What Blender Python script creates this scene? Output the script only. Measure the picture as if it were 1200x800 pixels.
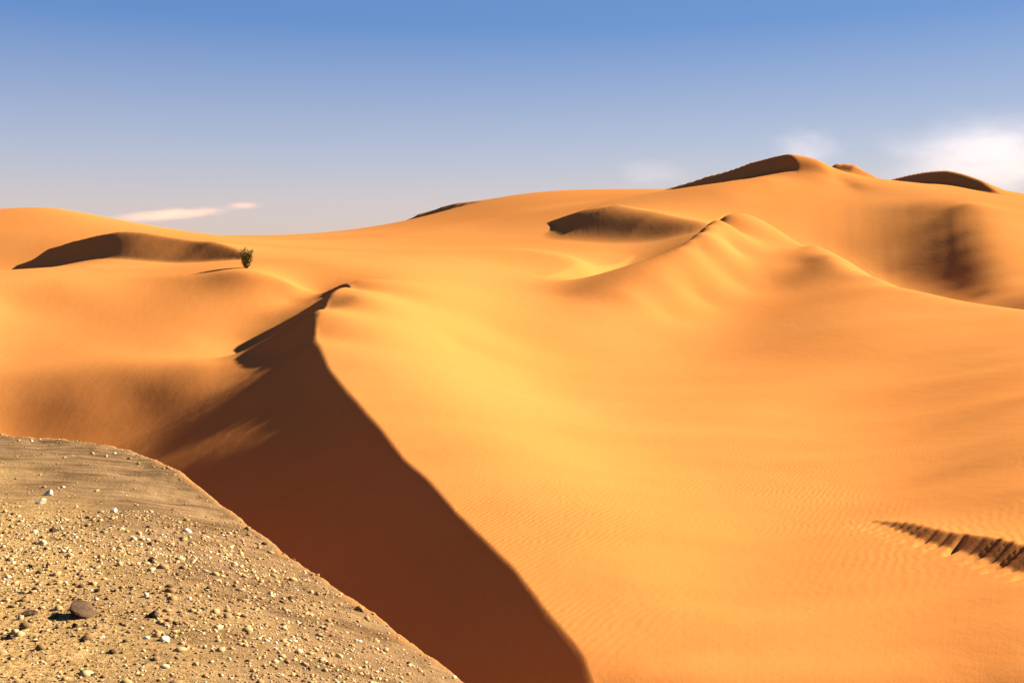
import bpy, math, random
import numpy as np
from mathutils import Vector

# ------------------------------------------------------------------ reset
for o in list(bpy.data.objects):
    bpy.data.objects.remove(o, do_unlink=True)
scene = bpy.context.scene
COL = scene.collection
random.seed(7)
rng = np.random.default_rng(11)

# ------------------------------------------------------------------ camera
FOC = 1152.0                       # focal length in photo pixels (1200 wide)
PITCH = math.atan(125.0 / FOC)     # horizon on row 275 of 800
cam_d = bpy.data.cameras.new('camera')
cam = bpy.data.objects.new('camera', cam_d)
COL.objects.link(cam)
cam.location = (0, 0, 0)           # eye level is the height datum
cam.rotation_euler = (math.pi / 2 - PITCH, 0, 0)
cam_d.sensor_width = 36.0
cam_d.lens = FOC / 1200.0 * 36.0
cam_d.clip_start = 0.05
cam_d.clip_end = 60000
scene.camera = cam

# ------------------------------------------------------------------ sky, sun, exposure
SUN_AZ, SUN_EL = math.radians(30), math.radians(27)   # azimuth from +x (photo right) towards +y (away)
world = bpy.data.worlds.new('World')
scene.world = world
world.use_nodes = True
wn = world.node_tree
sky = wn.nodes.new('ShaderNodeTexSky')
sky.sky_type = 'NISHITA'
sky.sun_disc = False
sky.sun_elevation = SUN_EL
sky.sun_rotation = math.pi / 2 - SUN_AZ
sky.air_density = 1.0
sky.dust_density = 0.3
sky.ozone_density = 1.0
bg = wn.nodes['Background']
bg.inputs['Strength'].default_value = 0.05
# dusty desert air: a pale warm band along the whole horizon under clear blue
wtc = wn.nodes.new('ShaderNodeTexCoord')
wsep = wn.nodes.new('ShaderNodeSeparateXYZ'); wn.links.new(wtc.outputs['Generated'], wsep.inputs[0])
wr = wn.nodes.new('ShaderNodeValToRGB'); wn.links.new(wsep.outputs['Z'], wr.inputs[0])
air = [(0.0, (.66, .54, .52)), (0.03, (.60, .53, .57)), (0.08, (.43, .47, .63)), (0.20, (.11, .25, .58)), (0.45, (.06, .16, .44)), (1.0, (.035, .10, .32))]
while len(wr.color_ramp.elements) < len(air):
    wr.color_ramp.elements.new(0.5)
for e_, (p_, c_) in zip(wr.color_ramp.elements, air):
    e_.position = p_; e_.color = (*c_, 1)
wsc = wn.nodes.new('ShaderNodeVectorMath'); wsc.operation = 'SCALE'; wsc.inputs['Scale'].default_value = 4.1
wn.links.new(wr.outputs[0], wsc.inputs[0])
wmx = wn.nodes.new('ShaderNodeMix'); wmx.data_type = 'RGBA'; wmx.inputs['Factor'].default_value = 0.92
wn.links.new(sky.outputs[0], wmx.inputs['A']); wn.links.new(wsc.outputs[0], wmx.inputs['B'])
wn.links.new(wmx.outputs['Result'], bg.inputs['Color'])

sun_d = bpy.data.lights.new('sun', 'SUN')
sun_d.energy = 5.0
sun_d.angle = math.radians(0.9)
sun_d.color = (1.0, 0.90, 0.74)
sun = bpy.data.objects.new('sun', sun_d)
COL.objects.link(sun)
TOSUN = Vector((math.cos(SUN_EL) * math.cos(SUN_AZ), math.cos(SUN_EL) * math.sin(SUN_AZ), math.sin(SUN_EL)))
sun.rotation_euler = TOSUN.to_track_quat('Z', 'Y').to_euler()
sun.location = (60, 20, 60)

scene.cycles.volume_bounces = 3
scene.view_settings.view_transform = 'Standard'
scene.view_settings.look = 'None'
scene.view_settings.exposure = 2.23
scene.view_settings.gamma = 1.0
scene.view_settings.use_curve_mapping = False

# ------------------------------------------------------------------ surveying helpers
CT, ST = math.cos(PITCH), math.sin(PITCH)

def ray(u, v):
    """bearing x/d and slope z/d of a sight line"""
    a = (u - 600.0) / FOC
    b = (400.0 - v) / FOC
    y = CT + b * ST
    return a / y, (b * CT - ST) / y

def pt(u, v, d):
    a, e = ray(u, v)
    return (a * d, d, e * d)

class Sheet:
    """thin plate spline for slope e(bearing, ln d): a smooth stretch of terrain through surveyed points"""
    def __init__(self, pts, raw=(), lam=2e-5):
        P = []
        for (u, v, d) in pts:
            a, e = ray(u, v)
            P.append((a, math.log(d), e))
        for (x, y, z) in raw:
            P.append((x / y, math.log(y), z / y))
        P = np.array(P)
        self.c = P[:, :2]
        n = len(P)
        K = self.kern(self.c, self.c) + lam * np.eye(n)
        Q = np.hstack([np.ones((n, 1)), self.c])
        M = np.block([[K, Q], [Q.T, np.zeros((3, 3))]])
        s = np.linalg.solve(M, np.concatenate([P[:, 2], np.zeros(3)]))
        self.w, self.p = s[:n], s[n:]
    @staticmethod
    def kern(A, B):
        r2 = (A[:, None, 0] - B[None, :, 0]) ** 2 + (A[:, None, 1] - B[None, :, 1]) ** 2
        return 0.5 * r2 * np.log(r2 + 1e-12)
    def z(self, x, y):
        q = np.stack([x / y, np.log(y)], -1).reshape(-1, 2).astype(np.float32)
        c32 = self.c.astype(np.float32); out = np.empty(len(q))
        for i in range(0, len(q), 60000):
            s = q[i:i + 60000]
            out[i:i + 60000] = self.kern(s, c32) @ self.w + self.p[0] + s @ self.p[1:]
        return out.reshape(np.shape(x)) * y

def spline(P, n=8):
    P = np.array(P, float)
    Q = np.vstack([2 * P[0] - P[1], P, 2 * P[-1] - P[-2]])
    out = []
    for i in range(1, len(Q) - 2):
        p0, p1, p2, p3 = Q[i - 1], Q[i], Q[i + 1], Q[i + 2]
        for t in np.linspace(0, 1, n, endpoint=False):
            out.append(0.5 * ((2 * p1) + (-p0 + p2) * t + (2 * p0 - 5 * p1 + 4 * p2 - p3) * t * t + (-p0 + 3 * p1 - 3 * p2 + p3) * t ** 3))
    out.append(P[-1])
    return np.array(out)

def along(line, x, y, block=40000):
    """signed distance (positive on the left of the line's direction) and fractional index of the nearest point"""
    A, B = line[:-1, :2], line[1:, :2]
    D = B - A
    L2 = (D ** 2).sum(1) + 1e-12
    p = np.stack([x, y], -1).reshape(-1, 2)
    S = np.empty(len(p)); T = np.empty(len(p))
    for i in range(0, len(p), block):
        q = p[i:i + block, None, :] - A[None]
        t = np.clip((q * D[None]).sum(-1) / L2, 0, 1)
        r = q - t[..., None] * D[None]
        d2 = (r ** 2).sum(-1)
        k = d2.argmin(1)
        ii = np.arange(len(k))
        cr = D[k, 0] * q[ii, k, 1] - D[k, 1] * q[ii, k, 0]
        S[i:i + block] = np.sqrt(d2[ii, k]) * np.where(cr >= 0, 1, -1)
        T[i:i + block] = k + t[ii, k]
    return S.reshape(np.shape(x)), T.reshape(np.shape(x))

def smax(a, b, k):
    h = np.clip(0.5 + 0.5 * (a - b) / k, 0, 1)
    return b + (a - b) * h + k * h * (1 - h)

def sstep(a, b, x):
    t = np.clip((x - a) / (b - a), 0, 1)
    return t * t * (3 - 2 * t)

_perm = rng.permutation(512)
_perm = np.concatenate([_perm, _perm])
_grad = rng.uniform(-1, 1, 1024)
def vnoise(x, y):
    xi = np.floor(x).astype(int); yi = np.floor(y).astype(int)
    fx = x - xi; fy = y - yi
    fx = fx ** 3 * (fx * (6 * fx - 15) + 10); fy = fy ** 3 * (fy * (6 * fy - 15) + 10)
    def h(i, j):
        return _grad[_perm[(_perm[i & 511] + j) & 511]]
    return (h(xi, yi) * (1 - fx) + h(xi + 1, yi) * fx) * (1 - fy) + (h(xi, yi + 1) * (1 - fx) + h(xi + 1, yi + 1) * fx) * fy

# ------------------------------------------------------------------ terrain survey  (column, row, distance)
KNIFE = [(735, 900, 8.3), (700, 800, 10.3), (670, 745, 12.2), (602, 662, 16.9), (530, 590, 23.3), (475, 535, 29.9), (430, 480, 39.3),
         (388, 430, 51.3), (372, 392, 61.3), (384, 360, 72), (410, 338, 83.5)]
HEADLINE = [(372, 343, 88), (335, 328, 88.5), (292, 317, 89), (235, 322, 90), (150, 322, 90), (60, 326, 86), (-80, 332, 80), (-400, 345, 70), (-900, 350, 62)]

# the long lit flank right of the knife edge, down into the yellow bowl and up to the near right ridge
FLANK = [
    (860, 271, 134.1), (900, 271, 138.0), (820, 290, 117.8), (860, 290, 124.7), (900, 290, 130.1), (940, 290, 133.2), (380, 309, 100.0), (420, 309, 102.3), (460, 309, 105.1), (500, 309, 108.7),
    (540, 309, 113.4), (580, 309, 118.5), (620, 309, 123.6), (820, 309, 113.2), (860, 309, 118.6), (900, 309, 123.0), (940, 309, 123.7), (980, 309, 121.6), (380, 328, 83.5), (420, 328, 86.2),
    (460, 328, 90.1), (500, 328, 95.7), (540, 328, 101.9), (580, 328, 106.8), (620, 328, 110.9), (660, 328, 114.8), (780, 328, 105.7), (820, 328, 110.0), (860, 328, 115.4), (900, 328, 118.3),
    (940, 328, 117.7), (980, 328, 116.7), (1020, 328, 116.2), (420, 347, 73.4), (500, 347, 83.9), (580, 347, 95.4), (660, 347, 101.1), (740, 347, 99.4), (820, 347, 107.1), (900, 347, 112.2),
    (980, 347, 106.4), (1060, 347, 102.0), (380, 366, 64.8), (460, 366, 70.7), (540, 366, 82.1), (620, 366, 89.3), (700, 366, 93.1), (780, 366, 99.1), (860, 366, 104.4), (940, 366, 99.4),
    (1020, 366, 92.7), (1100, 366, 90.3), (1180, 366, 87.5), (420, 385, 62.8), (500, 385, 69.7), (580, 385, 81.0), (660, 385, 86.0), (740, 385, 90.8), (820, 385, 95.6), (900, 385, 93.1),
    (980, 385, 85.5), (1060, 385, 81.8), (1140, 385, 79.1), (1220, 385, 73.3), (380, 404, 56.5), (460, 404, 59.6), (540, 404, 69.6), (620, 404, 78.7), (700, 404, 83.0), (780, 404, 87.1),
    (860, 404, 86.8), (940, 404, 80.2), (1020, 404, 75.5), (1100, 404, 72.5), (1180, 404, 66.6), (420, 423, 52.9), (500, 423, 56.6), (580, 423, 66.9), (660, 423, 74.7), (740, 423, 77.9),
    (820, 423, 79.1), (900, 423, 75.0), (980, 423, 70.4), (1060, 423, 66.9), (1140, 423, 61.7), (1220, 423, 53.5), (460, 442, 48.7), (540, 442, 53.0), (620, 442, 63.4), (700, 442, 68.5),
    (780, 442, 70.1), (860, 442, 67.9), (940, 442, 64.7), (1020, 442, 61.8), (1100, 442, 57.1), (1180, 442, 49.6), (420, 461, 43.5), (500, 461, 44.3), (580, 461, 49.8), (660, 461, 58.3),
    (740, 461, 60.8), (820, 461, 60.3), (900, 461, 58.1), (980, 461, 56.5), (1060, 461, 52.8), (1140, 461, 46.4), (1220, 461, 38.3), (460, 484, 38.4), (540, 484, 39.4), (620, 484, 44.6),
    (700, 484, 50.2), (780, 484, 50.9), (860, 484, 50.0), (940, 484, 49.3), (1020, 484, 47.3), (1100, 484, 42.1), (1180, 484, 35.1), (500, 512, 33.2), (580, 512, 34.0), (660, 512, 38.0),
    (740, 512, 41.0), (820, 512, 41.2), (900, 512, 40.6), (980, 512, 39.7), (1060, 512, 36.5), (1140, 512, 31.2), (1220, 512, 25.6), (540, 540, 28.8), (620, 540, 29.6), (700, 540, 32.4),
    (780, 540, 34.3), (860, 540, 33.7), (940, 540, 32.6), (1020, 540, 31.1), (1100, 540, 27.7), (1180, 540, 23.4), (580, 568, 25.4), (660, 568, 26.0), (740, 568, 27.7), (820, 568, 28.2),
    (900, 568, 27.5), (980, 568, 26.4), (1060, 568, 24.5), (1140, 568, 21.4), (1220, 568, 18.6), (540, 596, 22.8), (620, 596, 22.4), (700, 596, 22.6), (780, 596, 23.2), (860, 596, 23.3),
    (940, 596, 22.8), (1020, 596, 21.4), (1100, 596, 19.4), (1180, 596, 17.3), (580, 624, 19.9), (660, 624, 19.6), (740, 624, 19.7), (820, 624, 19.9), (900, 624, 19.8), (980, 624, 18.7),
    (1060, 624, 17.3), (1140, 624, 16.0), (1220, 624, 14.7), (620, 652, 17.5), (700, 652, 17.2), (780, 652, 17.3), (860, 652, 17.4), (940, 652, 16.7), (1020, 652, 15.5), (1100, 652, 14.6),
    (1180, 652, 13.7), (660, 680, 15.6), (740, 680, 15.3), (820, 680, 15.3), (900, 680, 14.9), (980, 680, 14.1), (1060, 680, 13.4), (1140, 680, 12.7), (1220, 680, 11.7), (700, 708, 13.9),
    (780, 708, 13.5), (860, 708, 13.3), (940, 708, 12.8), (1020, 708, 12.3), (1100, 708, 11.7), (1180, 708, 10.9), (740, 736, 12.3), (820, 736, 11.9), (900, 736, 11.6), (980, 736, 11.3),
    (1060, 736, 10.9), (1140, 736, 10.2), (1220, 736, 9.5), (700, 764, 11.3), (780, 764, 11.0), (860, 764, 10.7), (940, 764, 10.4), (1020, 764, 10.1), (1100, 764, 9.6), (1180, 764, 9.0),
    (740, 792, 10.2), (820, 792, 9.8), (900, 792, 9.6), (980, 792, 9.3), (1060, 792, 9.0), (1140, 792, 8.6), (1220, 792, 8.1),
]
RIGHT = KNIFE + HEADLINE + FLANK + [
    # beyond the frame
    (1330, 388, 72), (1400, 442, 42), (1400, 540, 20), (1400, 652, 12.6), (1400, 764, 9), (1700, 450, 33), (1700, 600, 14), (1500, 1000, 6.8), (900, 1000, 6.9), (700, 1000, 7.1),
    # ridge of the near right dune and the hidden ground behind it
    (784, 316, 108.4), (792, 304, 111.6), (801, 292, 115.1), (809, 282, 118.4), (817, 273, 121.7), (827, 265, 126.4), (838, 258.5, 132.5), (850, 254, 139.0), (864, 252, 144.3), (900, 264, 141.1), (950, 287, 133.0), (975, 301, 124.2), (1000, 315, 122.8), (1025, 326, 117.3), (1050, 336, 109.3), (1075, 343, 104.0), (1100, 349, 99.8), (1125, 354, 96.3), (1150, 358, 93.3), (1175, 362, 90.2), (1200, 366, 86.6),
    (776, 330, 122), (786, 322, 127), (800, 305, 134), (815, 290, 141), (832, 277, 150), (850, 270, 157), (868, 268, 163), (905, 280, 162), (950, 304, 155), (975, 319, 150), (1000, 332, 146), (1050, 353, 136), (1100, 366, 127), (1150, 375, 120), (1200, 382, 112), (1400, 398, 95),
    (540, 292, 142), (620, 294, 138), (670, 308, 130), (700, 297, 150), (760, 284, 160), (800, 270, 172), (440, 298, 122),
    # bowl and massif
    (900, 210, 219.2), (940, 210, 225.3), (980, 210, 232.9), (880, 220, 210.6), (920, 220, 216.2), (960, 220, 222.3), (1000, 220, 227.3), (860, 230, 203.0), (900, 230, 208.1), (940, 230, 213.4),
    (980, 230, 218.0), (1020, 230, 220.5), (1180, 230, 225.4), (880, 240, 200.6), (920, 240, 205.4), (960, 240, 209.8), (1000, 240, 212.5), (1040, 240, 211.6), (1080, 240, 206.1), (1120, 240, 199.5),
    (1160, 240, 199.8), (1200, 240, 207.3), (900, 250, 198.3), (940, 250, 202.5), (980, 250, 205.6), (1020, 250, 206.2), (1060, 250, 202.9), (1100, 250, 197.1), (1140, 250, 189.6), (1180, 250, 191.7),
    (1220, 250, 200.3), (920, 260, 195.4), (960, 260, 199.0), (1000, 260, 200.8), (1040, 260, 199.4), (1080, 260, 194.8), (1120, 260, 186.9), (1160, 260, 181.6), (1200, 260, 187.1), (940, 270, 192.2),
    (980, 270, 195.1), (1020, 270, 195.5), (1060, 270, 192.5), (1100, 270, 186.0), (1140, 270, 176.9), (1180, 270, 176.7), (1220, 270, 183.7), (960, 280, 189.4), (1000, 280, 191.1), (1040, 280, 189.8),
    (1080, 280, 184.7), (1120, 280, 176.0), (1160, 280, 169.2), (1200, 280, 172.5), (980, 290, 186.2), (1020, 290, 186.5), (1060, 290, 183.0), (1100, 290, 175.9), (1140, 290, 166.2), (1180, 290, 163.5),
    (1220, 290, 167.9), (1000, 300, 182.2), (1040, 300, 180.4), (1080, 300, 175.1), (1120, 300, 166.3), (1160, 300, 158.2), (1200, 300, 158.7), (1020, 310, 176.9), (1060, 310, 173.9), (1100, 310, 166.5),
    (1140, 310, 156.7), (1180, 310, 152.0), (1220, 310, 153.8), (1040, 320, 171.8), (1080, 320, 166.1), (1120, 320, 157.3), (1160, 320, 148.6), (1200, 320, 146.7), (1060, 330, 164.4), (1100, 330, 157.6),
    (1140, 330, 148.0), (1180, 330, 141.4), (1220, 330, 140.3), (1120, 340, 148.8), (1160, 340, 138.7), (1200, 340, 133.2), (1140, 350, 139.0), (1180, 350, 128.7), (1220, 350, 122.0),
    (1350, 310, 140),
    (930, 196, 235.8), (965, 198, 233.4), (1005, 214, 230.0), (1055, 230, 220.8), (1100, 234, 209.3), (1135, 238, 196.5), (1350, 255, 207.0),
    (1035, 221, 273.7), (1090, 216, 278.3), (1145, 217, 270), (1200, 232, 258.8), (1400, 250, 253.0),
    (640, 224, 287.5), (720, 222, 281.8), (780, 222, 276.0), (850, 216, 227.7), (900, 205, 232.3), (790, 223, 236.9), (860, 222, 266.8), (910, 212, 258.8), (580, 232, 287.5), (530, 245, 293.2), (470, 264, 299.0),
    (700, 236, 235.7), (620, 247, 224.2), (560, 258, 230.0), (500, 268, 218.5),
    
    (640, 240, 379.5), (800, 240, 379.5), (470, 274, 379.5), (925, 232, 345.0), (1090, 240, 345.0), (1200, 250, 345.0), (1400, 262, 345.0),
    # left background
    (288, 312, 96), (350, 300, 112), (200, 312, 104), (100, 312, 104), (0, 318, 100),
    (130, 296, 121), (175, 300, 118.5), (220, 306, 116), (260, 303, 114), (60, 317, 125), (0, 314, 130), (130, 290, 138), (230, 290, 138), (20, 288, 146), (330, 288, 150), (400, 282, 180),
    (0, 245, 185), (60, 244, 185), (105, 254, 190), (150, 270, 198), (200, 277, 205), (300, 276, 260), (-120, 250, 185), (-400, 262, 180),
    (0, 262, 260), (100, 268, 260), (-400, 270, 260), (400, 274, 300),
]
VALLEY = HEADLINE + [
    (398, 345, 83), (358, 373, 77.5), (330, 391, 74.3), (313, 405, 71.8), (306, 415, 69.8),
    (340, 352, 85.5), (290, 352, 84), (230, 352, 83.5), (150, 352, 83.5), (60, 352, 82.5), (0, 352, 81.5), (-150, 360, 72),
    (300, 380, 78.5), (240, 380, 78), (150, 383, 77), (50, 385, 76), (-100, 390, 70),
    (290, 404, 73.5), (230, 404, 72.5), (160, 408, 71), (90, 412, 70), (0, 420, 68.5), (-150, 420, 64),
    (302, 418, 66), (230, 417, 66), (298, 428, 61), (230, 428, 61.5), (160, 434, 61.8), (80, 440, 62.5), (0, 445, 63.2),
    (290, 450, 58.5), (284, 472, 56), (220, 465, 57.5), (160, 470, 58.2), (90, 470, 58.8), (0, 470, 59.8), (-150, 470, 56),
    (268, 505, 53.3), (246, 540, 50.4), (180, 510, 54.5), (160, 540, 52.0), (90, 520, 54.8), (0, 515, 55.8), (-150, 520, 51),
    (250, 640, 43), (100, 640, 42), (-100, 640, 39), (300, 700, 34), (350, 780, 27), (400, 850, 22), (480, 980, 15), (200, 850, 23), (0, 850, 22), (450, 1200, 11), (0, 1200, 11),
]
R = Sheet(RIGHT)
V = Sheet(VALLEY)

EDGE = spline([pt(*p) for p in KNIFE + HEADLINE])
NK = (len(KNIFE) - 1) * 8
EDGE_R = R.z(EDGE[:, 0], EDGE[:, 1])
EDGE_V = V.z(EDGE[:, 0], EDGE[:, 1])
EDGE_I = np.arange(len(EDGE))

class Ridge:
    """a crest added on the ground: slip face on the left of its direction, long windward slope on the right"""
    def __init__(self, pts, h, lee, stoss, ends=(0.2, 0.2), rnd=0.15, curl=None, soft=False, groove=None):
        self.groove = groove
        self.soft = soft
        self.line = spline([pt(*p) for p in pts], 20); n = len(self.line)
        self.h = np.interp(np.linspace(0, 1, n), np.linspace(0, 1, len(h)), h)
        self.lee, self.stoss, self.rnd, self.curl = lee, stoss, rnd, curl
        self.n = n
        self.box = (self.line[:, 0].min(), self.line[:, 0].max(), self.line[:, 1].min(), self.line[:, 1].max())
    def add(self, x, y, z):
        m = self.stoss + max(self.h) * self.lee + 1
        k = (x > self.box[0] - m) & (x < self.box[1] + m) & (y > self.box[2] - m) & (y < self.box[3] + m)
        if not k.any():
            return
        xs, ys = x[k], y[k]
        s, t = along(self.line, xs, ys)
        h = np.interp(t, np.arange(self.n), self.h)
        lee = h * self.lee + 1e-6
        if self.curl is not None:
            lee = lee * self.curl(t, s)
        r = self.rnd
        up = np.clip(1 - np.maximum(np.sqrt(s * s + r * r) - r, 0) / lee, 0, 1)
        up = np.where(up < 0.12, up * up / 0.24 + 0.0 * up, up - 0.06) / 0.94
        if self.soft:
            up = 0.5 + 0.5 * np.cos(math.pi * np.clip(s / lee, 0, 1))
        dn = np.clip(1 - np.abs(s) / self.stoss, 0, 1) ** 2
        z[k] += h * np.where(s > 0, up, dn)
        if self.groove:
            arc = np.interp(t, np.arange(self.n), np.concatenate([[0], np.cumsum(np.hypot(*np.diff(self.line[:, :2], axis=0).T))]))
            ph = (arc + 0.8 * s + 0.18 * vnoise(arc * 1.1, arc * 0 + 5)) / self.groove[0]
            cut = np.clip(1 - np.abs((ph % 1.0) - 0.5) / 0.26, 0, 1) * (0.6 + 0.4 * vnoise(np.floor(ph) * 3.3, ph * 0))
            z[k] -= self.groove[1] * cut * (h / h.max()) ** .7 * sstep(-.08, .08, s) * (1 - sstep(.3, .8, s))

T34 = 1 / math.tan(math.radians(33))
def gully(t, s):
    return 0.75 + 0.55 * np.abs(((t * 0.34 + 0.5 * s) % 2.0) - 1.0) + 0.25 * vnoise(t * 1.3, t * 0 + 3.5)
RIDGES = [
    # dark lee under the left background crest
    Ridge([(300, 300, 109), (282, 292, 112), (250, 285, 115), (215, 282, 117.5), (175, 275, 120), (130, 274, 123), (85, 282, 126), (58, 287, 127.5), (40, 295, 129), (22, 302, 132)],
          [0, 1.0, 2.2, 2.6, 2.7, 2.6, 3.0, 2.7, 1.3, 0], T34 * 1.3, 24, rnd=.4),
    # summit ridge, lee to the left
    Ridge([(938, 194, 230.0), (924, 182, 236.9), (880, 190, 250.7), (830, 205, 259.9), (775, 216, 266.8)][::1],
          [0, 3.2, 4.2, 3.2, 0], T34 * 1.05, 24),
    # small horn behind the bowl rim
    Ridge([(1030, 210, 246.1), (1000, 197, 248.4), (980, 197, 250.7), (960, 206, 253.0)], [0, 2.8, 2.6, 0], T34, 15),
    # skyline ridge over the bowl
    Ridge([(1175, 221, 240), (1150, 207, 255), (1110, 202, 267), (1065, 203, 279), (1025, 208, 290), (995, 219, 297)], [0, 2.6, 3.6, 3.2, 2.2, 0], T34, 20),
    # hollow in the middle distance
    Ridge([(850, 265, 165), (815, 257, 166), (770, 258, 170), (725, 264, 176), (685, 253, 185), (640, 256, 190)], [0, 1.8, 3.7, 4.5, 2.5, 0], T34 * 2.3, 34, soft=True),
    Ridge([(745, 290, 150), (708, 299, 138), (672, 312, 127), (638, 328, 117)], [0, .8, .8, 0], T34 * 1.1, 24),
    # left half of the middle skyline
    Ridge([(570, 230, 282.9), (530, 242, 287.5), (490, 255, 289.8), (465, 264, 292.1)], [0, 1.4, 1.3, 0], T34, 22),
    # little eroded scarp on the right
    Ridge([(1330, 676, 10.1), (1260, 663, 11.9), (1200, 650, 13.5), (1150, 640, 14.8), (1100, 628, 16.3), (1060, 617, 18.1), (1020, 608, 19.9)],
          [.18, .18, .17, .15, .12, .07, 0], 2.3, 1.8, rnd=0.03, groove=(.46, .2)),
]

SKIRT_S = np.linspace(0, 60, 601)        # slip face easing into a long skirt
SKIRT_Z = np.concatenate([[0], np.cumsum((0.67 - 0.45 * sstep(5, 14, SKIRT_S)) * 0.1)[:-1]])
SKIRT_F = np.concatenate([[0], np.cumsum((0.62 - 0.14 * sstep(0.2, 2.5, SKIRT_S) - 0.26 * sstep(7, 15, SKIRT_S)) * 0.1)[:-1]])

def terrain(x, y):
    r = R.z(x, y)
    for g in RIDGES:
        g.add(x, y, r)
    inside = (y < 96) & (x < 3)
    s, t = along(EDGE, x[inside], y[inside])
    k = s > 0
    inside[inside] = k
    xs, ys, ss, ts = x[inside], y[inside], s[k], t[k]
    v = V.z(xs, ys)
    zc = np.interp(ts, EDGE_I, EDGE_R)
    vc = np.interp(ts, EDGE_I, EDGE_V)
    v = v + np.clip(zc - vc, -1.5, 1.5) * sstep(NK - 4, NK + 5, ts) * np.exp(-ss / 1.6)
    sk, tk = along(EDGE[:NK + 1], xs, ys)
    sk = np.abs(sk)
    zk = np.interp(tk, EDGE_I, EDGE_R)
    rr = 0.0035 * ys
    sq = np.sqrt(sk * sk + rr * rr) - rr
    fw = sstep(26, 46, ys) * (1 - .8 * sstep(62, 76, ys))
    slip = zk - np.interp(sq, SKIRT_S, SKIRT_Z) * (1 - fw) - np.interp(sq, SKIRT_S, SKIRT_F) * fw
    slip += 0.002 * ys * (1 - .75 * fw) * vnoise(tk * 2.1 + sk * .35, sk * .22) * sstep(1.5, 4, sk) * (1 - sstep(7, 10, sk))
    r[inside] = smax(slip, v, ys * (0.004 + 0.012 * (1 - sstep(58, 72, ys))))
    # far desert
    far = sstep(370, 700, y)
    plain = -5.0 + 2.2 * vnoise(x / 170 + 7.3, y / 110 + 2.1) + 1.2 * vnoise(x / 60, y / 45)
    z = r * (1 - far) + plain * far
    side = sstep(0.75, 1.25, np.abs(x / y))
    calm = -4.5 + 1.5 * vnoise(x / 40 + 1.7, y / 40 + 9.2)
    z = z * (1 - side) + calm * side
    # avalanche tongues on the bowl's wall and slump marks on the slip face
    a = x / y
    z += (0.022 * vnoise(a * 110 + 0.02 * y, y / 80)) * sstep(.22, .30, a) * (1 - sstep(.44, .5, a)) * sstep(150, 175, y) * (1 - sstep(200, 222, y))
    # wind-worked unevenness
    z += 0.0035 * np.minimum(y, 120) * vnoise(x / (0.09 * y + 1), np.log(y) * 11)* 0.35
    return z

# ------------------------------------------------------------------ material helpers
def mat(name):
    m = bpy.data.materials.new(name); m.use_nodes = True
    nt = m.node_tree
    b = nt.nodes['Principled BSDF']
    return m, nt, b

def N(nt, t, **kw):
    n = nt.nodes.new(t)
    for k, v in kw.items():
        setattr(n, k, v)
    return n

def ramp(nt, stops, fac=None):
    r = N(nt, 'ShaderNodeValToRGB')
    el = r.color_ramp.elements
    while len(el) < len(stops):
        el.new(0.5)
    for e, (p, c) in zip(el, stops):
        e.position = p; e.color = (*c, 1)
    if fac is not None:
        nt.links.new(fac, r.inputs[0])
    return r

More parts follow.
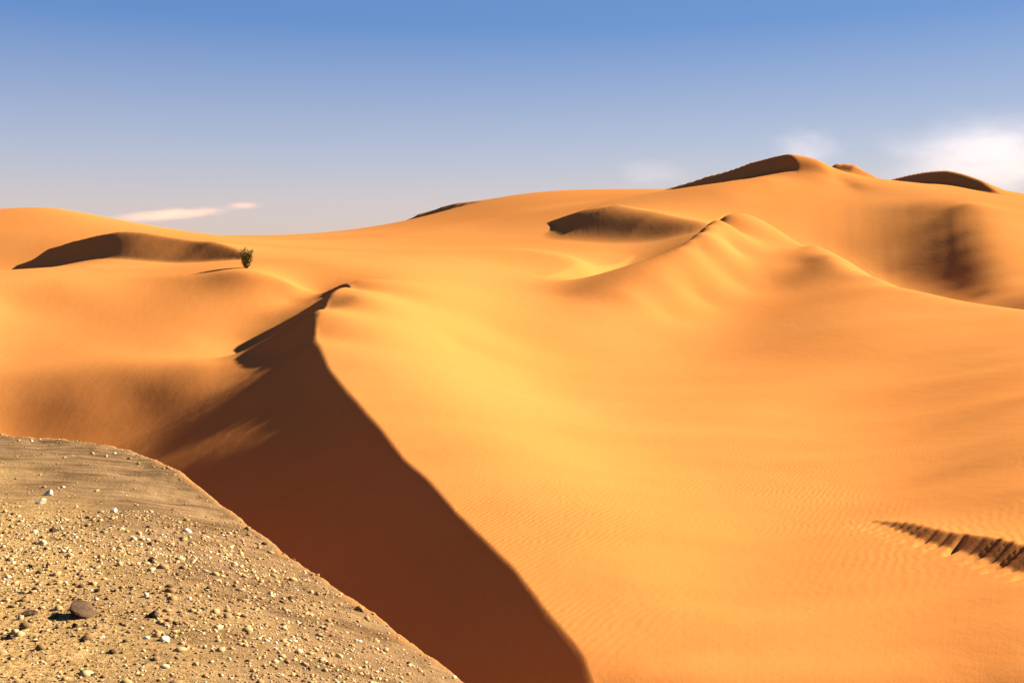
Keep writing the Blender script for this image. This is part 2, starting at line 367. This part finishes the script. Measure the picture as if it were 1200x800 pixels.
def sand_material():
    m, nt, b = mat('dune_sand')
    L = nt.links.new
    geo = N(nt, 'ShaderNodeNewGeometry')
    big = N(nt, 'ShaderNodeTexNoise'); big.inputs['Scale'].default_value = 0.035; big.inputs['Detail'].default_value = 3
    L(geo.outputs['Position'], big.inputs['Vector'])
    col = ramp(nt, [(0.3, (0.365, 0.134, 0.032)), (0.55, (0.37, 0.144, 0.037)), (0.75, (0.375, 0.152, 0.042))], big.outputs['Fac'])
    grain = N(nt, 'ShaderNodeTexNoise'); grain.inputs['Scale'].default_value = 55; grain.inputs['Detail'].default_value = 4
    L(geo.outputs['Position'], grain.inputs['Vector'])
    gr = ramp(nt, [(0.3, (0.90, 0.89, 0.87)), (0.7, (1.06, 1.06, 1.07))], grain.outputs['Fac'])
    mx = N(nt, 'ShaderNodeMix', data_type='RGBA', blend_type='MULTIPLY'); mx.inputs['Factor'].default_value = 1
    L(col.outputs[0], mx.inputs['A']); L(gr.outputs[0], mx.inputs['B'])
    L(mx.outputs['Result'], b.inputs['Base Color'])
    b.inputs['Roughness'].default_value = 0.95
    b.inputs['Specular IOR Level'].default_value = 0.0
    # ripples
    wv = N(nt, 'ShaderNodeTexWave', wave_type='BANDS', bands_direction='X', wave_profile='SIN')
    wv.inputs['Scale'].default_value = 2.0; wv.inputs['Distortion'].default_value = 6.0
    wv.inputs['Detail'].default_value = 2; wv.inputs['Detail Scale'].default_value = 0.7
    mp = N(nt, 'ShaderNodeMapping'); mp.inputs['Rotation'].default_value = (0, 0, math.radians(24))
    L(geo.outputs['Position'], mp.inputs['Vector']); L(mp.outputs[0], wv.inputs['Vector'])
    patch = N(nt, 'ShaderNodeTexNoise'); patch.inputs['Scale'].default_value = 0.16
    L(geo.outputs['Position'], patch.inputs['Vector'])
    pr = ramp(nt, [(0.36, (0.03,) * 3), (0.6, (1,) * 3)], patch.outputs['Fac'])
    ln = N(nt, 'ShaderNodeVectorMath', operation='LENGTH'); L(geo.outputs['Position'], ln.inputs[0])
    fd = N(nt, 'ShaderNodeMapRange'); fd.inputs['From Min'].default_value = 22; fd.inputs['From Max'].default_value = 60
    fd.inputs['To Min'].default_value = 1; fd.inputs['To Max'].default_value = 0; L(ln.outputs['Value'], fd.inputs['Value'])
    sx = N(nt, 'ShaderNodeSeparateXYZ'); L(geo.outputs['Normal'], sx.inputs[0])
    fl = N(nt, 'ShaderNodeMapRange'); fl.inputs['From Min'].default_value = .945; fl.inputs['From Max'].default_value = .985; L(sx.outputs['Z'], fl.inputs['Value'])
    m1 = N(nt, 'ShaderNodeMath', operation='MULTIPLY'); L(fl.outputs[0], m1.inputs[0]); L(fd.outputs[0], m1.inputs[1])
    m0 = N(nt, 'ShaderNodeMath', operation='MULTIPLY'); L(wv.outputs['Fac'], m0.inputs[0]); L(m1.outputs[0], m0.inputs[1])
    ml = N(nt, 'ShaderNodeMath', operation='MULTIPLY'); L(m0.outputs[0], ml.inputs[0]); L(pr.outputs[0], ml.inputs[1])
    bp = N(nt, 'ShaderNodeBump'); bp.inputs['Strength'].default_value = 0.42; bp.inputs['Distance'].default_value = 0.015
    L(ml.outputs[0], bp.inputs['Height'])
    b2 = N(nt, 'ShaderNodeBump'); b2.inputs['Strength'].default_value = 0.25; b2.inputs['Distance'].default_value = 0.01
    L(grain.outputs['Fac'], b2.inputs['Height']); L(bp.outputs[0], b2.inputs['Normal'])
    mm = N(nt, 'ShaderNodeMapping'); mm.inputs['Scale'].default_value = (1.0, .35, 1); mm.inputs['Rotation'].default_value = (0, 0, math.radians(30))
    L(geo.outputs['Position'], mm.inputs['Vector'])
    md = N(nt, 'ShaderNodeTexNoise'); md.inputs['Scale'].default_value = .8; md.inputs['Detail'].default_value = 6; md.inputs['Roughness'].default_value = .6
    L(mm.outputs[0], md.inputs['Vector'])
    b3 = N(nt, 'ShaderNodeBump'); b3.inputs['Strength'].default_value = .22; b3.inputs['Distance'].default_value = .12
    L(md.outputs['Fac'], b3.inputs['Height']); L(b2.outputs[0], b3.inputs['Normal'])
    L(b3.outputs[0], b.inputs['Normal'])
    return m
SAND = sand_material()

def grid_mesh(name, X, Y, Z, material):
    r, c = X.shape
    co = np.stack([X, Y, Z], -1).reshape(-1, 3).astype(np.float32)
    i = np.arange(r * c).reshape(r, c)
    q = np.stack([i[:-1, :-1], i[:-1, 1:], i[1:, 1:], i[1:, :-1]], -1).reshape(-1, 4)
    return quick_mesh(name, co, q, material)

def quick_mesh(name, co, faces, material, smooth=True):
    me = bpy.data.meshes.new(name)
    n, k = faces.shape
    me.vertices.add(len(co)); me.vertices.foreach_set('co', np.ascontiguousarray(co, np.float32).ravel())
    me.loops.add(n * k); me.loops.foreach_set('vertex_index', np.ascontiguousarray(faces, np.int32).ravel())
    me.polygons.add(n); me.polygons.foreach_set('loop_start', np.arange(0, n * k, k, dtype=np.int32))
    me.polygons.foreach_set('use_smooth', np.full(n, smooth))
    me.update(calc_edges=True)
    me.materials.append(material)
    o = bpy.data.objects.new(name, me)
    COL.objects.link(o)
    return o

# ------------------------------------------------------------------ the dunes: one height field
QUALITY = 1.0
na, nd1, nd2, nd3 = int(760 * QUALITY), int(70 * QUALITY), int(730 * QUALITY), int(90 * QUALITY)
av = np.concatenate([np.linspace(-1.5, -0.62, 60, endpoint=False), np.linspace(-0.62, 0.62, na, endpoint=False), np.linspace(0.62, 1.5, 61)])
dv = np.exp(np.concatenate([np.linspace(math.log(2.2), math.log(9), nd1, endpoint=False),
                            np.linspace(math.log(9), math.log(310), nd2, endpoint=False),
                            np.linspace(math.log(310), math.log(6000), nd3)]))
D, A = np.meshgrid(dv, av, indexing='ij')
X = A * D
Z = terrain(X, D)
# the soft crest at the valley's head is worked smooth by the wind
lee_ = (sstep(60, 70, D) * (1 - sstep(100, 108, D)) * (1 - sstep(-.27, -.22, A)))
for _ in range(10):
    Zs = Z.copy(); Zs[1:-1] = .25 * Z[:-2] + .5 * Z[1:-1] + .25 * Z[2:]
    Z = Z + (Zs - Z) * lee_
dunes = grid_mesh('sand_dunes', X, D, Z, SAND)
dunes['kind'] = 'structure'
dunes['label'] = 'sweeping orange sand dunes with a knife-edged crest'
def height_at(x, y):
    return float(terrain(np.array([[x]], float), np.array([[y]], float))[0, 0])

# the desert floor carries on to the horizon under and around the dunes
n = 96
ang = np.linspace(0, 2 * math.pi, n, endpoint=False)
ring = [np.stack([np.cos(ang) * r_, np.sin(ang) * r_, np.full(n, -16.0)], -1) for r_ in (0.5, 300, 3000, 30000)]
co = np.concatenate(ring)
fs = []
for k in range(3):
    for j in range(n):
        fs.append((k * n + j, (k + 1) * n + j, (k + 1) * n + (j + 1) % n, k * n + (j + 1) % n))
plain = quick_mesh('desert_plain', co, np.array(fs), SAND)
plain['kind'] = 'structure'
# ------------------------------------------------------------------ gravel bank in the foreground
class Plane:
    def __init__(self, P, lam=1e-4):
        P = np.array(P, float); self.c = P[:, :2]; n = len(P)
        K = Sheet.kern(self.c, self.c) + lam * np.eye(n)
        Q = np.hstack([np.ones((n, 1)), self.c])
        s = np.linalg.solve(np.block([[K, Q], [Q.T, np.zeros((3, 3))]]), np.concatenate([P[:, 2], np.zeros(3)]))
        self.w, self.p = s[:n], s[n:]
    def z(self, x, y):
        q = np.stack([x, y], -1).reshape(-1, 2)
        return (Sheet.kern(q, self.c) @ self.w + self.p[0] + q @ self.p[1:]).reshape(np.shape(x))

RIM = [(-13, 7.2, -2.3), (-9.5, 9.0, -2.15)] + [pt(*p) for p in [(-60, 509, 9.7), (20, 511, 9.5), (100, 519, 9.2), (160, 530, 8.8), (205, 550, 8.2), (255, 588, 7.4), (300, 623, 6.7), (350, 657, 6.0), (400, 690, 5.4), (440, 718, 5.0), (480, 748, 4.6), (540, 797, 4.05)]] + [(0.25, 2.9, -1.78), (0.8, 1.6, -1.7), (1.6, -0.4, -1.65), (2.4, -3, -1.65)]
G = Plane(RIM + [pt(*p) for p in [(0, 800, 3.25), (200, 800, 3.3), (400, 800, 3.5), (0, 690, 4.5), (200, 690, 4.5), (0, 600, 6.4), (150, 610, 6.2), (250, 650, 5.5)]]
          + [(0, 0, -1.5), (-3, 0, -1.5), (-6, 0, -1.55), (-3, -3, -1.5), (0, -3, -1.5), (-8, 4, -1.8), (-6, -3, -1.55)])
RIMLINE = spline(RIM)

def bank(x, y):
    """height and distance inside the rim"""
    s, t = along(RIMLINE, x, y)          # the bank lies right of the rim line (towards the camera)
    inn = -s
    rimz = np.interp(t, np.arange(len(RIMLINE)), RIMLINE[:, 2])
    z = G.z(x, y)
    out = np.maximum(s, 0)
    zo = rimz - (np.sqrt(out ** 2 + 0.0016) - 0.04) * 2.6
    z = np.where(s > 0, zo, z)
    z = z + 0.012 * vnoise(x * 2.1, y * 2.1) * sstep(0, .6, inn) + 0.006 * vnoise(x * 7, y * 7) * sstep(0, .6, inn)
    z = z + (0.03 * vnoise(x * 1.5 + 9, y * 1.5) + .012 * vnoise(x * 6, y * 6) + .006 * vnoise(x * 19, y * 19)) * (1 - sstep(0, .8, np.abs(s)))
    return z, inn

def gravel_ground():
    m, nt, b = mat('gravel_ground')
    L = nt.links.new
    geo = N(nt, 'ShaderNodeNewGeometry')
    at_ = N(nt, 'ShaderNodeAttribute', attribute_name='inset')
    n1 = N(nt, 'ShaderNodeTexNoise'); n1.inputs['Scale'].default_value = 38; n1.inputs['Detail'].default_value = 6; n1.inputs['Roughness'].default_value = .7
    L(geo.outputs['Position'], n1.inputs['Vector'])
    speck = ramp(nt, [(0.30, (0.085, 0.046, 0.016)), (0.43, (0.185, 0.108, 0.038)), (0.56, (0.30, 0.185, 0.072)), (0.70, (0.38, 0.265, 0.125))], n1.outputs['Fac'])
    # wind-laid grey grit along the rim
    mp = N(nt, 'ShaderNodeMapping'); mp.inputs['Scale'].default_value = (0.7, 3.2, 1); mp.inputs['Rotation'].default_value = (0, 0, math.radians(-20))
    L(geo.outputs['Position'], mp.inputs['Vector'])
    n2 = N(nt, 'ShaderNodeTexNoise'); n2.inputs['Scale'].default_value = 2.2; n2.inputs['Detail'].default_value = 5; n2.inputs['Distortion'].default_value = .8
    L(mp.outputs[0], n2.inputs['Vector'])
    grit = ramp(nt, [(0.33, (0.078, 0.044, 0.020)), (0.5, (0.135, 0.080, 0.037)), (0.68, (0.185, 0.112, 0.052))], n2.outputs['Fac'])
    n3 = N(nt, 'ShaderNodeTexNoise'); n3.inputs['Scale'].default_value = 0.9; n3.inputs['Detail'].default_value = 4
    L(geo.outputs['Position'], n3.inputs['Vector'])
    ad = N(nt, 'ShaderNodeMath', operation='MULTIPLY_ADD'); ad.inputs[1].default_value = 1.6; L(n3.outputs['Fac'], ad.inputs[0]); L(at_.outputs['Fac'], ad.inputs[2])
    mr = N(nt, 'ShaderNodeMapRange'); mr.inputs['From Min'].default_value = 1.55; mr.inputs['From Max'].default_value = 2.5; L(ad.outputs[0], mr.inputs['Value'])
    mx = N(nt, 'ShaderNodeMix', data_type='RGBA'); L(mr.outputs[0], mx.inputs['Factor']); L(grit.outputs[0], mx.inputs['A']); L(speck.outputs[0], mx.inputs['B'])
    # drifted dune sand lapping the rim
    ad2 = N(nt, 'ShaderNodeMath', operation='MULTIPLY_ADD'); ad2.inputs[1].default_value = .35; L(n2.outputs['Fac'], ad2.inputs[0]); L(at_.outputs['Fac'], ad2.inputs[2])
    mr2 = N(nt, 'ShaderNodeMapRange'); mr2.inputs['From Min'].default_value = .12; mr2.inputs['From Max'].default_value = .22; L(ad2.outputs[0], mr2.inputs['Value'])
    mx2 = N(nt, 'ShaderNodeMix', data_type='RGBA'); L(mr2.outputs[0], mx2.inputs['Factor']); mx2.inputs['A'].default_value = (.27, .12, .035, 1); L(mx.outputs['Result'], mx2.inputs['B'])
    L(mx2.outputs['Result'], b.inputs['Base Color'])
    b.inputs['Roughness'].default_value = .95; b.inputs['Specular IOR Level'].default_value = .0
    bp = N(nt, 'ShaderNodeBump'); bp.inputs['Strength'].default_value = .7; bp.inputs['Distance'].default_value = .02
    L(n1.outputs['Fac'], bp.inputs['Height'])
    b2 = N(nt, 'ShaderNodeBump'); b2.inputs['Strength'].default_value = .4; b2.inputs['Distance'].default_value = .03
    L(n2.outputs['Fac'], b2.inputs['Height']); L(bp.outputs[0], b2.inputs['Normal'])
    L(b2.outputs[0], b.inputs['Normal'])
    return m

ga = np.concatenate([np.linspace(-1.9, -.62, 60, endpoint=False), np.linspace(-.62, .2, 340, endpoint=False), np.linspace(.2, 1.6, 50)])
gd = np.exp(np.linspace(math.log(.7), math.log(16), 400))
GY, GA = np.meshgrid(gd, ga, indexing='ij')
GX = GA * GY
GZ, GI = bank(GX, GY)
gb = grid_mesh('gravel_bank', GX, GY, GZ, gravel_ground())
gb['kind'] = 'structure'
att = gb.data.attributes.new('inset', 'FLOAT', 'POINT')
att.data.foreach_set('value', GI.astype(np.float32).ravel())

def foot(u, v):
    """where the sight line of a column and row meets the bank"""
    a, e = ray(u, v)
    d = np.linspace(2, 11, 2400)
    z, _ = bank(a * d, d)
    k = int(np.argmax(e * d < z))
    return a * d[k], d[k], float(z[k])

# ------------------------------------------------------------------ stones
def ico(sub):
    import bmesh
    bm = bmesh.new(); bmesh.ops.create_icosphere(bm, subdivisions=sub, radius=1)
    v = np.array([x.co[:] for x in bm.verts]); f = np.array([[q.index for q in p.verts] for p in bm.faces])
    bm.free(); return v, f
V1, F1 = ico(1)
V3, F3 = ico(3)

def stone_material(name, dark, light, scale):
    m, nt, b = mat(name); L = nt.links.new
    tc = N(nt, 'ShaderNodeTexCoord')
    n1 = N(nt, 'ShaderNodeTexNoise'); n1.inputs['Scale'].default_value = scale; n1.inputs['Detail'].default_value = 6; n1.inputs['Roughness'].default_value = .65
    L(tc.outputs['Object'], n1.inputs['Vector'])
    r = ramp(nt, [(.35, dark), (.68, light)], n1.outputs['Fac']); L(r.outputs[0], b.inputs['Base Color'])
    b.inputs['Roughness'].default_value = .85; b.inputs['Specular IOR Level'].default_value = .08
    bp = N(nt, 'ShaderNodeBump'); bp.inputs['Strength'].default_value = .6; bp.inputs['Distance'].default_value = .008
    L(n1.outputs['Fac'], bp.inputs['Height']); L(bp.outputs[0], b.inputs['Normal'])
    return m
BASALT = stone_material('dark_stone', (0.022, 0.014, 0.009), (0.076, 0.047, 0.028), 22)
BROWN = stone_material('brown_stone', (.035, .019, .009), (.085, .05, .026), 26)
CHALK = stone_material('pale_stone', (.42, .34, .22), (.62, .52, .37), 30)

def make_stone(u, v, wpx, hpx, material, label, cat='stone', flat=.6, rot=0.0, seed=0, name='stone', group='loose stones on the gravel'):
    x, y, z = foot(u, v + hpx * .5)
    w = wpx * y / FOC / 2; h = hpx * y / FOC / 2
    r = np.random.default_rng(seed)
    P = V3.copy()
    for _ in range(13):                      # broken facets
        nrm = r.normal(size=3); nrm /= np.linalg.norm(nrm)
        dd = P @ nrm; cut = r.uniform(.42, .8)
        P -= np.outer(np.maximum(dd - cut, 0) * .9, nrm)
    P += .05 * r.normal(size=3)[None] * np.sin(P * 5 + seed)
    P = (P - (P.max(0) + P.min(0)) / 2) / ((P.max(0) - P.min(0)) / 2)
    ca, sa = math.cos(rot), math.sin(rot)
    P = P * np.array([w, w * .75, h * 1.15])
    P = np.stack([P[:, 0] * ca + P[:, 2] * sa, P[:, 1], -P[:, 0] * sa + P[:, 2] * ca], -1)
    o = quick_mesh(name, P, F3, material, False)
    o.location = (x, y, z + h * .22)
    o['label'] = label; o['category'] = cat; o['group'] = group
    return o

STONES = [
    (98, 711, 40, 19, BROWN, 'large flat dark brown rock lying at the bottom left of the gravel', .3, 'rock'),
    (181, 715, 16, 15, BASALT, 'dark angular stone on the gravel right of the large brown rock', .5, 'rock'),
    (57, 575, 11, 9, CHALK, 'upper of two white pebbles side by side near the gravel rim', 0, 'pebble'),
    (48, 585, 13, 9, CHALK, 'lower of two white pebbles side by side near the gravel rim', 0, 'pebble'),
    (133, 596, 8, 8, CHALK, 'lone white pebble by the grey grit right of the white pair', 0, 'pebble'),
    (62, 619, 9, 8, BASALT, 'small dark stone on the gravel just below the two white pebbles', .3, 'stone'),
    (176, 655, 9, 7, BASALT, 'small dark stone alone in the middle of the pale gravel', .1, 'stone'),
    (37, 662, 6, 6, BASALT, 'left one of two tiny dark stones side by side on the gravel', 0, 'stone'),
    (56, 661, 6, 6, BASALT, 'right one of two tiny dark stones side by side on the gravel', 0, 'stone'),
    (114, 690, 8, 6, BROWN, 'small brown stone just above the large flat brown rock', 0, 'stone'),
    (64, 720, 9, 7, BROWN, 'small brown stone just left of the large flat brown rock', .3, 'stone'),
    (34, 717, 18, 7, BROWN, 'thin flat brown stone left of the large brown rock', .1, 'stone'),
    (88, 731, 8, 7, BASALT, 'small dark stone just below the large flat brown rock', .2, 'stone'),
    (11, 744, 9, 9, BASALT, 'round dark stone at the left edge of the gravel foreground', 0, 'stone'),
    (97, 748, 7, 7, BASALT, 'lowest small dark stone beneath the large flat brown rock', 0, 'stone'),
    (171, 695, 7, 8, CHALK, 'small pale stone just above the dark angular stone', 0, 'pebble'),
    (193, 746, 13, 8, CHALK, 'flat pale pebble below the dark angular stone', 0, 'pebble'),
    (317, 693, 8, 6, CHALK, 'pale pebble in the grey grit near the right tip of the gravel', 0, 'pebble'),
]
for k, (u, v, w, h, mt, lb, rt, ct) in enumerate(STONES):
    make_stone(u, v, w, h, mt, lb, ct, rot=rt, seed=30 + k, name={'rock': 'rock', 'pebble': 'pebble', 'stone': 'stone'}[ct])

# the uncountable rest of the gravel
def pebble_material():
    m, nt, b = mat('gravel_pebbles'); L = nt.links.new
    at_ = N(nt, 'ShaderNodeAttribute', attribute_name='tone')
    r = ramp(nt, [(0, (.08, .045, .019)), (.14, (.15, .086, .036)), (.4, (.25, .152, .062)), (.75, (.35, .225, .095)), (.93, (.42, .31, .17)), (1, (.48, .42, .32))], at_.outputs['Fac'])
    L(r.outputs[0], b.inputs['Base Color']); b.inputs['Roughness'].default_value = .85; b.inputs['Specular IOR Level'].default_value = .08
    return m
NP = int(42000 * QUALITY)
py = np.exp(rng.uniform(math.log(2.2), math.log(10.2), NP * 2))
px = rng.uniform(-.74, .06, NP * 2) * py
pz, pin = bank(px, py)
band = -0.25 + 0.20 * py * (1 - sstep(-3.4, -1.6, px)) + 0.3 * vnoise(px * .8, py * .8)
keep = (pin > .03) & (rng.uniform(size=len(px)) < (.85 + .5 * vnoise(px * 1.7 + 4, py * 1.7)) * np.clip(.10 + .90 * sstep(0, .7, pin - band), 0, 1))
px, py, pz, pin = [q[keep][:NP] for q in (px, py, pz, pin)]
rimk = rng.uniform(8, len(RIMLINE) - 24, 420)              # grit and small stones caught along the rim
rx = np.interp(rimk, np.arange(len(RIMLINE)), RIMLINE[:, 0]); ry = np.interp(rimk, np.arange(len(RIMLINE)), RIMLINE[:, 1])
rx = rx + rng.normal(0, .07, len(rx)) - .03; ry = ry + rng.normal(0, .07, len(ry)) - .05
rz, ri = bank(rx, ry); ok = ri > -.01
px, py, pz = np.concatenate([px, rx[ok]]), np.concatenate([py, ry[ok]]), np.concatenate([pz, rz[ok]])
n = len(px)
sz = np.clip(np.exp(rng.normal(math.log(.0037), .62, n)) * (0.7 + .06 * py), .0025, .022)
big = rng.uniform(size=n) < .004
sz = np.where(big, rng.uniform(.011, .026, n), sz)
q = V1[None] * (1 + .22 * rng.normal(size=(n, len(V1), 1)))
q = q * np.stack([sz * rng.uniform(.8, 1.5, n), sz * rng.uniform(.8, 1.3, n), sz * rng.uniform(.5, .95, n)], -1)[:, None, :]
th = rng.uniform(0, 6.28, n); c_, s_ = np.cos(th)[:, None], np.sin(th)[:, None]
q = np.stack([q[..., 0] * c_ - q[..., 1] * s_, q[..., 0] * s_ + q[..., 1] * c_, q[..., 2]], -1)
q += np.stack([px, py, pz + sz * .08], -1)[:, None, :]
f = (F1[None] + (np.arange(n) * len(V1))[:, None, None]).reshape(-1, 3)
gravel = quick_mesh('gravel', q.reshape(-1, 3), f, pebble_material(), True)
tone = np.clip(rng.beta(2.0, 2.2, n) + .22 * vnoise(px * 1.1, py * 1.1), 0, 1)
tone = np.where(rng.uniform(size=n) < .04, rng.uniform(.93, 1, n), tone)
tone = np.where(rng.uniform(size=n) < .10, rng.uniform(0, .14, n), tone)
at2 = gravel.data.attributes.new('tone', 'FLOAT', 'POINT')
at2.data.foreach_set('value', np.repeat(tone, len(V1)).astype(np.float32))
gravel['kind'] = 'stuff'
gravel['label'] = 'pale loose gravel covering the foreground bank'
gravel['category'] = 'gravel'

# ------------------------------------------------------------------ desert shrub
def shrub(u, v, d, h, w):
    x, y, _ = pt(u, v, d)
    z = height_at(x, y)
    root = bpy.data.objects.new('desert_shrub', None); COL.objects.link(root)
    root.location = (x, y, z - .03)
    root['label'] = 'lone upright olive green shrub standing on the left sand crest'
    root['category'] = 'shrub'
    r = np.random.default_rng(5)
    sv, sf, lv, lf, tones = [], [], [], [], []
    for i in range(34):
        ang = r.uniform(0, 6.28); spread = w * .5 * math.sqrt(r.uniform(.02, 1)); top = h * r.uniform(.62, 1.0)
        p0 = np.array([math.cos(ang), math.sin(ang), 0]) * spread * .25
        p2 = np.array([math.cos(ang) * spread + .12 * h * .4, math.sin(ang) * spread, top])
        p1 = np.array([p2[0] * .75, p2[1] * .75, top * .5]) + r.normal(size=3) * .05
        prev = None
        for t in np.linspace(0, 1, 6):
            c = (1 - t) ** 2 * p0 + 2 * t * (1 - t) * p1 + t * t * p2
            rad = .016 * (1 - t) + .004
            b = len(sv)
            for k in range(5):
                sv.append(c + rad * np.array([math.cos(k * 1.2566), math.sin(k * 1.2566), 0]))
            if prev is not None:
                for k in range(5):
                    sf.append((prev + k, prev + (k + 1) % 5, b + (k + 1) % 5, b + k))
            prev = b
        for _ in range(120):
            t = r.uniform(.08, 1.0) ** .8
            c = (1 - t) ** 2 * p0 + 2 * t * (1 - t) * p1 + t * t * p2 + r.normal(size=3) * np.array([.075, .075, .05])
            c[2] = max(c[2], .05)
            ax = r.normal(size=3) + np.array([0, 0, 1.2]); ax /= np.linalg.norm(ax)
            sd = np.cross(ax, r.normal(size=3)); sd /= np.linalg.norm(sd)
            ln, wd = r.uniform(.08, .16), r.uniform(.02, .036)
            b = len(lv)
            lv += [c, c + ax * ln * .5 + sd * wd, c + ax * ln, c + ax * ln * .5 - sd * wd]
            lf.append((b, b + 1, b + 2, b + 3)); tn = r.uniform(); tones += [tn] * 4
    wood, nt, bb = mat('shrub_wood'); bb.inputs['Base Color'].default_value = (.10, .055, .028, 1); bb.inputs['Roughness'].default_value = .9
    leaf, nt, bb = mat('shrub_leaf')
    a_ = N(nt, 'ShaderNodeAttribute', attribute_name='tone')
    rr = ramp(nt, [(0, (.075, .07, .008)), (.6, (.19, .155, .016)), (1, (.31, .235, .026))], a_.outputs['Fac'])
    nt.links.new(rr.outputs[0], bb.inputs['Base Color']); bb.inputs['Roughness'].default_value = .7
    o1 = quick_mesh('stems', np.array(sv), np.array(sf), wood); o1.parent = root
    o2 = quick_mesh('foliage', np.array(lv), np.array(lf), leaf, False); o2.parent = root
    t_ = o2.data.attributes.new('tone', 'FLOAT', 'POINT'); t_.data.foreach_set('value', np.array(tones, np.float32))
    return root
shrub(289, 314, 93.5, 2.05, 1.45)

# ------------------------------------------------------------------ clouds
def cloud(u, v, d, w, h, dens, label, scale, seed, aniso=(1, 1, 1), lo=.45, hi=.75, col=(1, 1, 1), tilt=0.0):
    x, y, z = pt(u, v, d)
    m = bpy.data.materials.new('cloud_vapour'); m.use_nodes = True; nt = m.node_tree; L = nt.links.new
    nt.nodes.remove(nt.nodes['Principled BSDF'])
    pv = N(nt, 'ShaderNodeVolumePrincipled'); pv.inputs['Color'].default_value = (*col, 1); pv.inputs['Anisotropy'].default_value = .0
    L(pv.outputs[0], nt.nodes['Material Output'].inputs['Volume'])
    tc = N(nt, 'ShaderNodeTexCoord')
    ln = N(nt, 'ShaderNodeVectorMath', operation='LENGTH'); L(tc.outputs['Object'], ln.inputs[0])
    fo = N(nt, 'ShaderNodeMapRange', interpolation_type='SMOOTHSTEP'); fo.inputs['From Min'].default_value = .1; fo.inputs['From Max'].default_value = 1
    fo.inputs['To Min'].default_value = 1; fo.inputs['To Max'].default_value = 0; L(ln.outputs['Value'], fo.inputs['Value'])
    mp = N(nt, 'ShaderNodeMapping'); mp.inputs['Location'].default_value = (seed * 3.1, seed * 1.7, seed); mp.inputs['Scale'].default_value = aniso
    L(tc.outputs['Object'], mp.inputs['Vector'])
    ns = N(nt, 'ShaderNodeTexNoise'); ns.inputs['Scale'].default_value = scale; ns.inputs['Detail'].default_value = 5; ns.inputs['Roughness'].default_value = .55
    L(mp.outputs[0], ns.inputs['Vector'])
    sm = N(nt, 'ShaderNodeMath', operation='ADD'); L(ns.outputs['Fac'], sm.inputs[0])
    hf = N(nt, 'ShaderNodeMath', operation='MULTIPLY'); hf.inputs[1].default_value = .5; L(fo.outputs[0], hf.inputs[0]); L(hf.outputs[0], sm.inputs[1])
    mr = N(nt, 'ShaderNodeMapRange', interpolation_type='SMOOTHSTEP'); mr.inputs['From Min'].default_value = lo + .1; mr.inputs['From Max'].default_value = hi + .3; L(sm.outputs[0], mr.inputs['Value'])
    k1 = N(nt, 'ShaderNodeMath', operation='MULTIPLY'); L(mr.outputs[0], k1.inputs[0]); L(fo.outputs[0], k1.inputs[1])
    k2 = N(nt, 'ShaderNodeMath', operation='MULTIPLY'); k2.inputs[1].default_value = dens; L(k1.outputs[0], k2.inputs[0])
    L(k2.outputs[0], pv.inputs['Density'])
    o = quick_mesh('cloud', V3.copy(), F3, m)
    o.location = (x, y, z); o.scale = (w * d / FOC / 2, w * d / FOC / 3, h * d / FOC / 2); o.rotation_euler = (0, tilt, 0)
    o['label'] = label; o['category'] = 'cloud'; o['group'] = 'clouds low over the dunes'
    return o
cloud(1160, 186, 5000, 450, 175, .00065, 'large white cloud behind the right end of the dunes', 2.6, 1.3, lo=.52, hi=.8)
cloud(945, 176, 5200, 150, 90, .0007, 'small white wisp of cloud beside the highest dune peak', 2.6, 4.2, lo=.5, hi=.8)
cloud(765, 203, 5600, 150, 60, .0003, 'faint thin cloud veil left of the highest dune peak', 1.5, 2.4)
cloud(196, 252, 5000, 230, 26, .0022, 'long thin pinkish cloud streak low over the left dunes', 1.7, 6.1, aniso=(1.6, 1, .8), lo=.5, hi=.85, col=(1, .66, .48), tilt=math.radians(-5))
cloud(283, 241, 5100, 70, 17, .0034, 'short rounded pinkish cloud at the right end of the long streak', 1.5, 3.3, lo=.48, hi=.8, col=(1, .66, .48), tilt=math.radians(-3))
